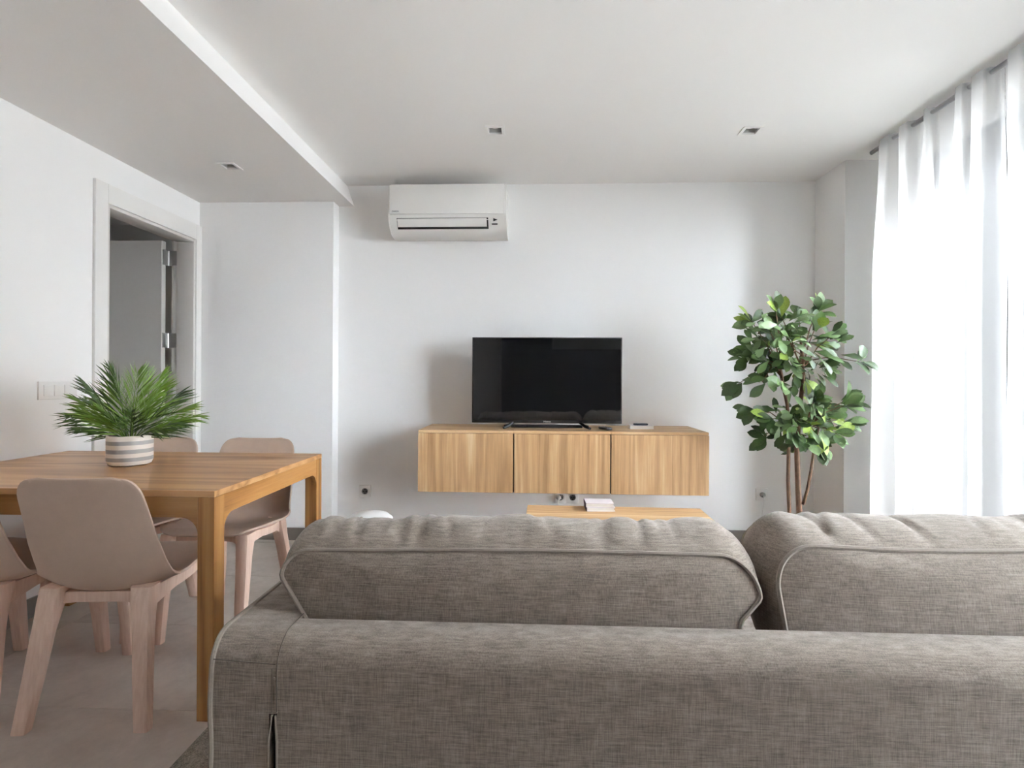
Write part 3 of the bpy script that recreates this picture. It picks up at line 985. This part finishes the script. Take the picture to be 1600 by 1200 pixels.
    for y, zt, z_low in ((-0.160, 0.412, 0.352), (0.170, 0.450, 0.388)):
        rg_ = []
        for k in range(9):
            t = k / 8
            x = lerp(-0.15, 0.15, t)
            zb_ = z_low + 0.026 * min(1, math.sin(PI * t) * 2.2)
            rg_.append([(x, y - 0.014, zb_), (x, y + 0.014, zb_), (x, y + 0.014, zt), (x, y - 0.014, zt)])
        MB().loft(rg_).build('cross_rail', 'chair_frame', root, local=True)
    return root
ch = make_chair('beige dining chair seen from behind, nearest the sofa')
ch.location = (-1.442, 1.865, 0); ch.rotation_euler.z = math.radians(5)
for loc, rz, lab in (((-1.925, 1.862, 0), 1.0, 'beige dining chair at the near left end of the table, partly out of view'),
                     ((-1.905, 2.40, 0), 180 + 4, 'beige dining chair on the far side of the table behind the palm'),
                     ((-1.412, 2.415, 0), 180 + 2, 'beige dining chair on the far side of the table nearest the television')):
    c = copy_tree(ch)
    c.location = loc
    c.rotation_euler.z = math.radians(rz)
    c['label'] = lab

# ------------------------------------------------------------------ sofa
sf = thing('sofa', 'large taupe melange fabric sofa seen from behind with piped edges', 'sofa', (0.51, 1.49, 0.010))
SX0, SX1, SY0, SY1, SZ = -0.640, 1.660, 1.030, 1.950, 0.600
AW = 0.134
def roll_profile(y1, z0=0.04, r=0.062, n=8, y0=SY0, zt=SZ):
    """side outline (y, z): upright rear face, rounded over the rear top edge"""
    pts = [(y1, z0), (y1, zt)]
    for k in range(n + 1):
        t = k / n * PI / 2
        pts.append((y0 + r - r * math.sin(t), zt - r + r * math.cos(t)))
    pts.append((y0, z0))
    return pts
def arm(xa, xb, inner):
    mb = MB()
    mb.prism(roll_profile(SY1, 0.455), 0, xa, xb)
    lo = (xa, xb - 0.015) if inner > 0 else (xa + 0.015, xb)
    mb.prism([(SY1, 0.04), (SY1, 0.4549), (SY0, 0.4549), (SY0, 0.04)], 0, lo[0], lo[1])
    return mb.build('arm', 'sofa', sf, smooth=0.5)
arm(SX0, SX0 + AW, 1)
arm(SX1 - AW, SX1, -1)
MB().prism(roll_profile(1.128), 0, SX0 + AW + 0.0015, SX1 - AW - 0.0015).build('back', 'sofa', sf, smooth=0.5)
MB().box(SX0 + AW, SX1 - AW, 1.16, 1.93, 0.04, 0.30, 0.01, 2).build('seat_base', 'sofa', sf)
for k in range(2):
    a = SX0 + AW + 0.004 + k * 1.016
    MB().box(a, a + 1.010, 1.155, 1.955, 0.302, 0.455, 0.035, 4).build('seat', 'sofa', sf)
for sx in (SX0 + 0.10, SX1 - 0.10):
    for sy in (SY0 + 0.10, SY1 - 0.10):
        MB().box(sx - 0.025, sx + 0.025, sy - 0.025, sy + 0.025, 0.010, 0.041).build('foot', 'black', sf)
# piping up the outer rear corner, over the roll and along the arm
def edge_path(x, y1=SY1):
    pr = roll_profile(y1, 0.04)
    pts = [(x, y, z) for y, z in pr[1:]]
    full = []
    for a, b in zip(pts, pts[1:]):
        d = (Vector(b) - Vector(a)).length
        n = max(1, int(d / 0.03))
        full += [tuple(Vector(a).lerp(Vector(b), k / n)) for k in range(n)]
    full.append(pts[-1])
    return full
for x in (SX0 + 0.001, SX1 - 0.001):
    pth = [(p[0] + 0.0015 * math.sin(p[2] * 37), p[1], p[2]) for p in edge_path(x)]
    MB().tube(pth, 0.0052, 8).build('piping', 'piping', sf)
# seam between the arm and the back, with its topstitching and button
for x, dx in ((SX0 + AW + 0.0008, 0.0), (SX1 - AW - 0.0008, 0.0)):
    pr = [(x, y, z) for y, z in roll_profile(1.152, 0.46, y0=SY0 - 0.0006, zt=SZ + 0.0006)[1:]]
    MB().tube(pr, 0.0011, 6).build('seam', 'seam', sf)
pr = [(SX0 + AW - 0.009, SY0 - 0.0002, z) for z in (0.545, 0.51, 0.475, 0.458)]
MB().tube(pr, 0.0008, 6).build('seam', 'seam', sf)
MB().tube([(SX0 + 0.006, SY0 - 0.0003, 0.560), (SX0 + 0.06, SY0 - 0.0003, 0.557), (SX0 + AW - 0.002, SY0 - 0.0003, 0.553)], 0.0009, 6).build('seam', 'seam', sf)
mb = MB().lathe([(0.0034, 0.0), (0.0034, 0.0012), (0.002, 0.0016)], (0, 0, 0), 12)
bt = mb.build('button', 'piping', sf, local=True)
bt.location = Vector((SX0 + AW - 0.0045, SY0, 0.524)) - sf.location
bt.rotation_euler = (PI / 2, 0, 0)
# rolled hem either side of the kick pleat
for xx in (SX0 + AW - 0.0155, SX0 + AW + 0.0015):
    MB().tube([(xx, SY0 - 0.0005, 0.05), (xx, SY0 - 0.0005, 0.40), (lerp(xx, SX0 + AW - 0.004, 0.6), SY0 - 0.0005, 0.452)], 0.0022, 6).build('pleat_hem', 'piping', sf)
MB().box(SX0 + AW - 0.015, SX0 + AW + 0.0014, 1.05, 1.06, 0.045, 0.455).build('pleat_shade', 'dark_gap', sf)  # near-black sheet that paints the shade inside the open pleat

# loose back cushions: rounded rear and front panels joined by a puffed, creased gusset with piping on both edges
def cushion(label, cx, W, Hh, rl, rrad, seed, taper=(0.05, 0.02), mirror=False):
    rnd = random.Random(seed)
    z0 = 0.520
    t = thing('back_cushion', label, 'cushion', (cx, 1.27, z0), 0, 'loose back cushions on the sofa')
    # outline in (x, z) around the panel, anticlockwise from the bottom left
    def corner(px, pz, r, a0):
        return [(px + r * math.cos(math.radians(a0 + 90 * k / 9)), pz + r * math.sin(math.radians(a0 + 90 * k / 9))) for k in range(10)]
    hw = W / 2
    raw = corner(-hw + 0.05 + taper[0], 0.05, 0.05, 180) + corner(hw - 0.085 - taper[1], 0.085, 0.085, 270)
    raw += corner(hw - rrad, Hh - rrad, rrad, 0) + corner(-hw + rl, Hh - rl, rl, 90)
    # even resampling
    pts = [Vector((p[0], 0, p[1])) for p in raw]
    ln = [0.0]
    for a, b in zip(pts, pts[1:] + pts[:1]):
        ln.append(ln[-1] + (b - a).length)
    N = 220
    out = []
    for i in range(N):
        s = ln[-1] * i / N
        for k in range(len(pts)):
            if s <= ln[k + 1] + 1e-9:
                break
        out.append(pts[k].lerp(pts[(k + 1) % len(pts)], (s - ln[k]) / max(1e-9, ln[k + 1] - ln[k])))
    cz = Hh / 2
    nrm = []
    for i in range(N):
        d = (out[(i + 2) % N] - out[i - 2]).normalized()
        nrm.append(Vector((d.z, 0, -d.x)))
    waves = [(rnd.uniform(7, 30), rnd.uniform(0, 6.28), rnd.uniform(0.0006, 0.0018)) for _ in range(9)]
    creases = [(rnd.uniform(-hw, hw), rnd.uniform(0.006, 0.016), rnd.uniform(0.003, 0.008), rnd.uniform(-0.7, 0.7)) for _ in range(18)]
    sagw = [(rnd.uniform(3, 7), rnd.uniform(0, 6.28)) for _ in range(2)]
    def dip(x):     # slow waviness of the top edge
        return 0.0035 * sum(math.sin(f * x + p) for f, p in sagw)
    TH = 0.205
    def place(x, z, y):
        yy = 1.180 - 1.27 + (z - 0.20) * 0.22 + (y if y > 0 else y * (0.25 + 0.75 * min(1, max(0, z / 0.2))))
        return Vector((x, yy, z))
    rings = []
    cnt = Vector((0, 0, cz))
    def ring(scale, y, bulge, tt=None):
        r = []
        for i in range(N):
            p = cnt + (out[i] - cnt) * scale
            top = max(0.0, (out[i].z - cz) / cz)
            z = p.z + dip(p.x) * top * scale
            x = p.x
            if bulge:
                wob = sum(a * math.sin(f * p.x + ph + 3 * (tt or 0)) for f, ph, a in waves) * (1 if nrm[i].z > 0.3 else 0.4)
                cr = -sum(a * math.exp(-((p.x - c - sl * (tt - 0.5) * 0.1) / w) ** 2) for c, w, a, sl in creases) * max(0, nrm[i].z)
                b = bulge + (wob + cr) * min(1, bulge / 0.03)
                x += nrm[i].x * b * 0.55
                z += nrm[i].z * b
            r.append(place(x, z, y))
        return r
    for s, y in ((0.03, -0.030), (0.25, -0.030), (0.5, -0.027), (0.7, -0.021), (0.85, -0.013), (0.94, -0.006), (0.985, -0.0015)):
        rings.append(ring(s, y, 0))
    K = 14
    for k in range(K + 1):
        tt = k / K
        rings.append(ring(1.0, TH * tt, 0.046 * (max(0, math.sin(PI * tt)) ** 0.75), tt))
    for s, y in ((0.985, 0.002), (0.94, 0.008), (0.85, 0.018), (0.7, 0.03), (0.5, 0.04), (0.25, 0.045), (0.03, 0.046)):
        rings.append(ring(s, TH + y, 0))
    MB().loft(rings).build('cover', 'sofa', t, smooth=PI, local=True)
    for y, rr_ in ((-0.001, 0.0052), (TH + 0.001, 0.0048)):
        rg_ = ring(1.004, y, 0)
        MB().tube(rg_, rr_, 7, True).build('piping', 'piping', t, local=True)
    return t
cushion('left loose taupe back cushion on the sofa, whole in view', -0.038, 1.050, 0.214, 0.058, 0.085, 4, (0.080, 0.045))
cushion('right loose taupe back cushion on the sofa, running out of the frame', 1.030, 1.000, 0.238, 0.085, 0.06, 9, (0.01, 0.03))

# ------------------------------------------------------------------ tall potted tree in the corner
tr = thing('potted_tree', 'tall leafy artificial tree with three slim trunks in the corner by the curtain', 'plant', (1.50, 3.10, 0.0))
MB().lathe([(0.10, 0.0), (0.12, 0.01), (0.135, 0.20), (0.137, 0.22), (0.127, 0.22), (0.125, 0.19)], (1.50, 3.10, 0), 32).build('pot', 'tree_pot', tr)
MB().lathe([(0.124, 0.18), (0.124, 0.192), (0.04, 0.198)], (1.50, 3.10, 0), 24).build('soil', 'soil', tr)
trunks = [
    [(1.462, 3.10, 0.19), (1.460, 3.10, 0.38), (1.452, 3.10, 0.55), (1.450, 3.09, 0.72), (1.452, 3.09, 0.86), (1.440, 3.09, 0.98), (1.415, 3.09, 1.10), (1.405, 3.10, 1.20)],
    [(1.528, 3.10, 0.19), (1.515, 3.10, 0.38), (1.508, 3.10, 0.52), (1.505, 3.11, 0.70), (1.515, 3.11, 0.90), (1.528, 3.10, 1.08), (1.530, 3.10, 1.22), (1.520, 3.10, 1.36)],
    [(1.522, 3.07, 0.42), (1.535, 3.05, 0.50), (1.550, 3.04, 0.62), (1.562, 3.03, 0.76), (1.580, 3.02, 0.86)]]
for p, (ra, rb) in zip(trunks, ((0.011, 0.008), (0.017, 0.009), (0.010, 0.006))):
    MB().tube(p, [lerp(ra, rb, k / (len(p) - 1)) for k in range(len(p))], 10).build('trunk', 'bark', tr)
def leaf_mesh(mat, seed):
    rnd = random.Random(seed)
    mb = MB()
    N = 7
    bend = rnd.uniform(0.15, 0.5)
    rows = []
    for i in range(N + 1):
        t = i / N
        w = 0.255 * (math.sin(PI * t ** 1.55) ** 0.8 if 0 < t < 1 else 0) + (0.012 if t < 0.15 else 0)
        z = -bend * t * t * 0.55
        rows.append([(t, -w, z + 0.25 * w), (t, 0, z), (t, w, z + 0.25 * w)])
    V = [[mb.bm.verts.new(p) for p in r] for r in rows]
    for a, b in zip(V, V[1:]):
        for j in range(2):
            mb.bm.faces.new((a[j], a[j + 1], b[j + 1], b[j]))
    bmesh.ops.remove_doubles(mb.bm, verts=mb.bm.verts[:], dist=0.0005)
    o = mb.build('leaf', mat, tr, smooth=PI, local=True)
    me = o.data
    bpy.data.objects.remove(o)
    return me
leaf_meshes = [[leaf_mesh('leaf%d' % k, 10 * k + s) for s in range(3)] for k in range(4)]
# clusters: X, depth, Z
PX = lambda px, py: (1.495 + (px - 1245) * 0.00357, 1.568 - (py - 472) * 0.00357)
cl = [(1.62, 1.53), (1.565, 1.485), (1.375, 1.53), (1.275, 1.465), (1.335, 1.415), (1.455, 1.50), (1.425, 1.45), (1.565, 1.415), (1.69, 1.38),
      (1.27, 1.305), (1.235, 1.25), (1.35, 1.33), (1.305, 1.235), (1.46, 1.375), (1.495, 1.31), (1.635, 1.325), (1.80, 1.225), (1.39, 1.20), (1.475, 1.20),
      (1.565, 1.18), (1.635, 1.20), (1.195, 1.09), (1.30, 1.11), (1.35, 1.095), (1.53, 1.11), (1.60, 1.145), (1.425, 1.255),
      (1.565, 1.02), (1.62, 0.985), (1.725, 0.985), (1.79, 1.005), (1.265, 0.95), (1.335, 0.90), (1.30, 0.79), (1.44, 0.90), (1.51, 0.90), (1.585, 0.90),
      (1.675, 0.935), (1.76, 0.88), (1.475, 0.79), (1.53, 0.755), (1.60, 0.79), (1.69, 0.825), (1.405, 0.825), (1.63, 0.74)]
rnd = random.Random(33)
nleaf = 0
for i, (X, Z) in enumerate(cl):
    up = Z > 1.03
    ax_ = (1.525, 1.22) if up and X > 1.42 else ((1.41, 1.16) if up else (1.55, 0.84) if X > 1.5 else (1.455, 0.86))
    dx = X - ax_[0]
    Y = 3.10 + rnd.uniform(-0.17, 0.15) * (1 - min(0.7, abs(dx) * 1.6))
    tip = Vector((X, Y, Z))
    st = Vector((ax_[0], 3.10, min(ax_[1], Z + 0.05) if not up else ax_[1] + rnd.uniform(-0.06, 0.08)))
    mid = st.lerp(tip, 0.5) + Vector((0, 0, 0.03))
    MB().tube([st, mid, tip], [0.0045, 0.003, 0.002], 6).build('branch', 'bark', tr)
    out = (tip - st)
    out.z *= 0.6
    out.normalize()
    n = 6 if i % 3 else 7
    for k in range(n):
        a = rnd.uniform(-1.25, 1.25) if k else 0
        d = Matrix.Rotation(a, 3, Vector((rnd.uniform(-0.25, 0.25), -0.75, 0.65)).normalized()) @ out
        d += Vector((rnd.uniform(-0.3, 0.3), rnd.uniform(-0.65, 0.2), rnd.uniform(-0.45, 0.25)))
        d.normalize()
        nrm_ = (Vector((0.15, -0.75, 0.65)) + Vector((rnd.uniform(-0.45, 0.45), rnd.uniform(-0.3, 0.3), rnd.uniform(-0.4, 0.4)))).normalized()
        yv = nrm_.cross(d).normalized()
        zv = d.cross(yv).normalized()
        sc = rnd.uniform(0.088, 0.125)
        pr = rnd.random()
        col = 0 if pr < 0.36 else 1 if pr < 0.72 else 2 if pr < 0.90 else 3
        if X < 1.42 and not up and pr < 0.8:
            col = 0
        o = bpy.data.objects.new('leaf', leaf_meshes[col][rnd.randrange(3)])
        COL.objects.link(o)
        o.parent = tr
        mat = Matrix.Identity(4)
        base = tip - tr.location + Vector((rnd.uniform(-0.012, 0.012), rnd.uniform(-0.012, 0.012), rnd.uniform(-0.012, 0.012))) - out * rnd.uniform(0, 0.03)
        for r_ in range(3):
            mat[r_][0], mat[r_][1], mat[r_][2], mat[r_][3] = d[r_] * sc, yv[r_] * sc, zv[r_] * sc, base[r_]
        o.matrix_local = mat
        nleaf += 1
# the small leaves deep in the crown, past counting
def inner_foliage(cx, cz, rx, rz, n, mat, seed):
    rnd = random.Random(seed)
    mb = MB()
    for _ in range(n):
        while True:
            a, b, c = (rnd.uniform(-1, 1) for _ in range(3))
            if a * a + b * b + c * c < 1:
                break
        p = Vector((cx + a * rx, 3.10 + b * 0.16, cz + c * rz))
        d = Vector((a + rnd.uniform(-0.6, 0.6), rnd.uniform(-0.8, 0.3), c * 0.5 + rnd.uniform(-0.5, 0.4))).normalized()
        nv = (Vector((0.15, -0.75, 0.65)) + Vector((rnd.uniform(-0.5, 0.5), rnd.uniform(-0.4, 0.4), rnd.uniform(-0.5, 0.5)))).normalized()
        sv = nv.cross(d).normalized()
        nv = d.cross(sv)
        L = rnd.uniform(0.075, 0.11)
        rows = []
        for t, w in ((0.0, 0.012), (0.3, 0.10), (0.6, 0.22), (0.85, 0.17), (1.0, 0.03)):
            q = p + d * L * t - nv * L * 0.22 * t * t
            rows.append([mb.bm.verts.new(q + sv * w * L + nv * w * L * 0.2), mb.bm.verts.new(q), mb.bm.verts.new(q - sv * w * L + nv * w * L * 0.2)])
        for r0, r1 in zip(rows, rows[1:]):
            for k in range(2):
                mb.bm.faces.new((r0[k], r0[k + 1], r1[k + 1], r1[k]))
    o = mb.build('inner_foliage', mat, tr, smooth=PI, kind='stuff')
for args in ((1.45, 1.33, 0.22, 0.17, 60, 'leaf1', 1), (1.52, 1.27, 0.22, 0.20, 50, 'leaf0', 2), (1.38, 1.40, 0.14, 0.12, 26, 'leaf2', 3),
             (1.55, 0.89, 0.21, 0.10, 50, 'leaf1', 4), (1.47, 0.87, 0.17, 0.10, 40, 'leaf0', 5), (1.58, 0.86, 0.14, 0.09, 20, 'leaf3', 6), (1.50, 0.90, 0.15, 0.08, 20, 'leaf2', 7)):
    inner_foliage(*args)
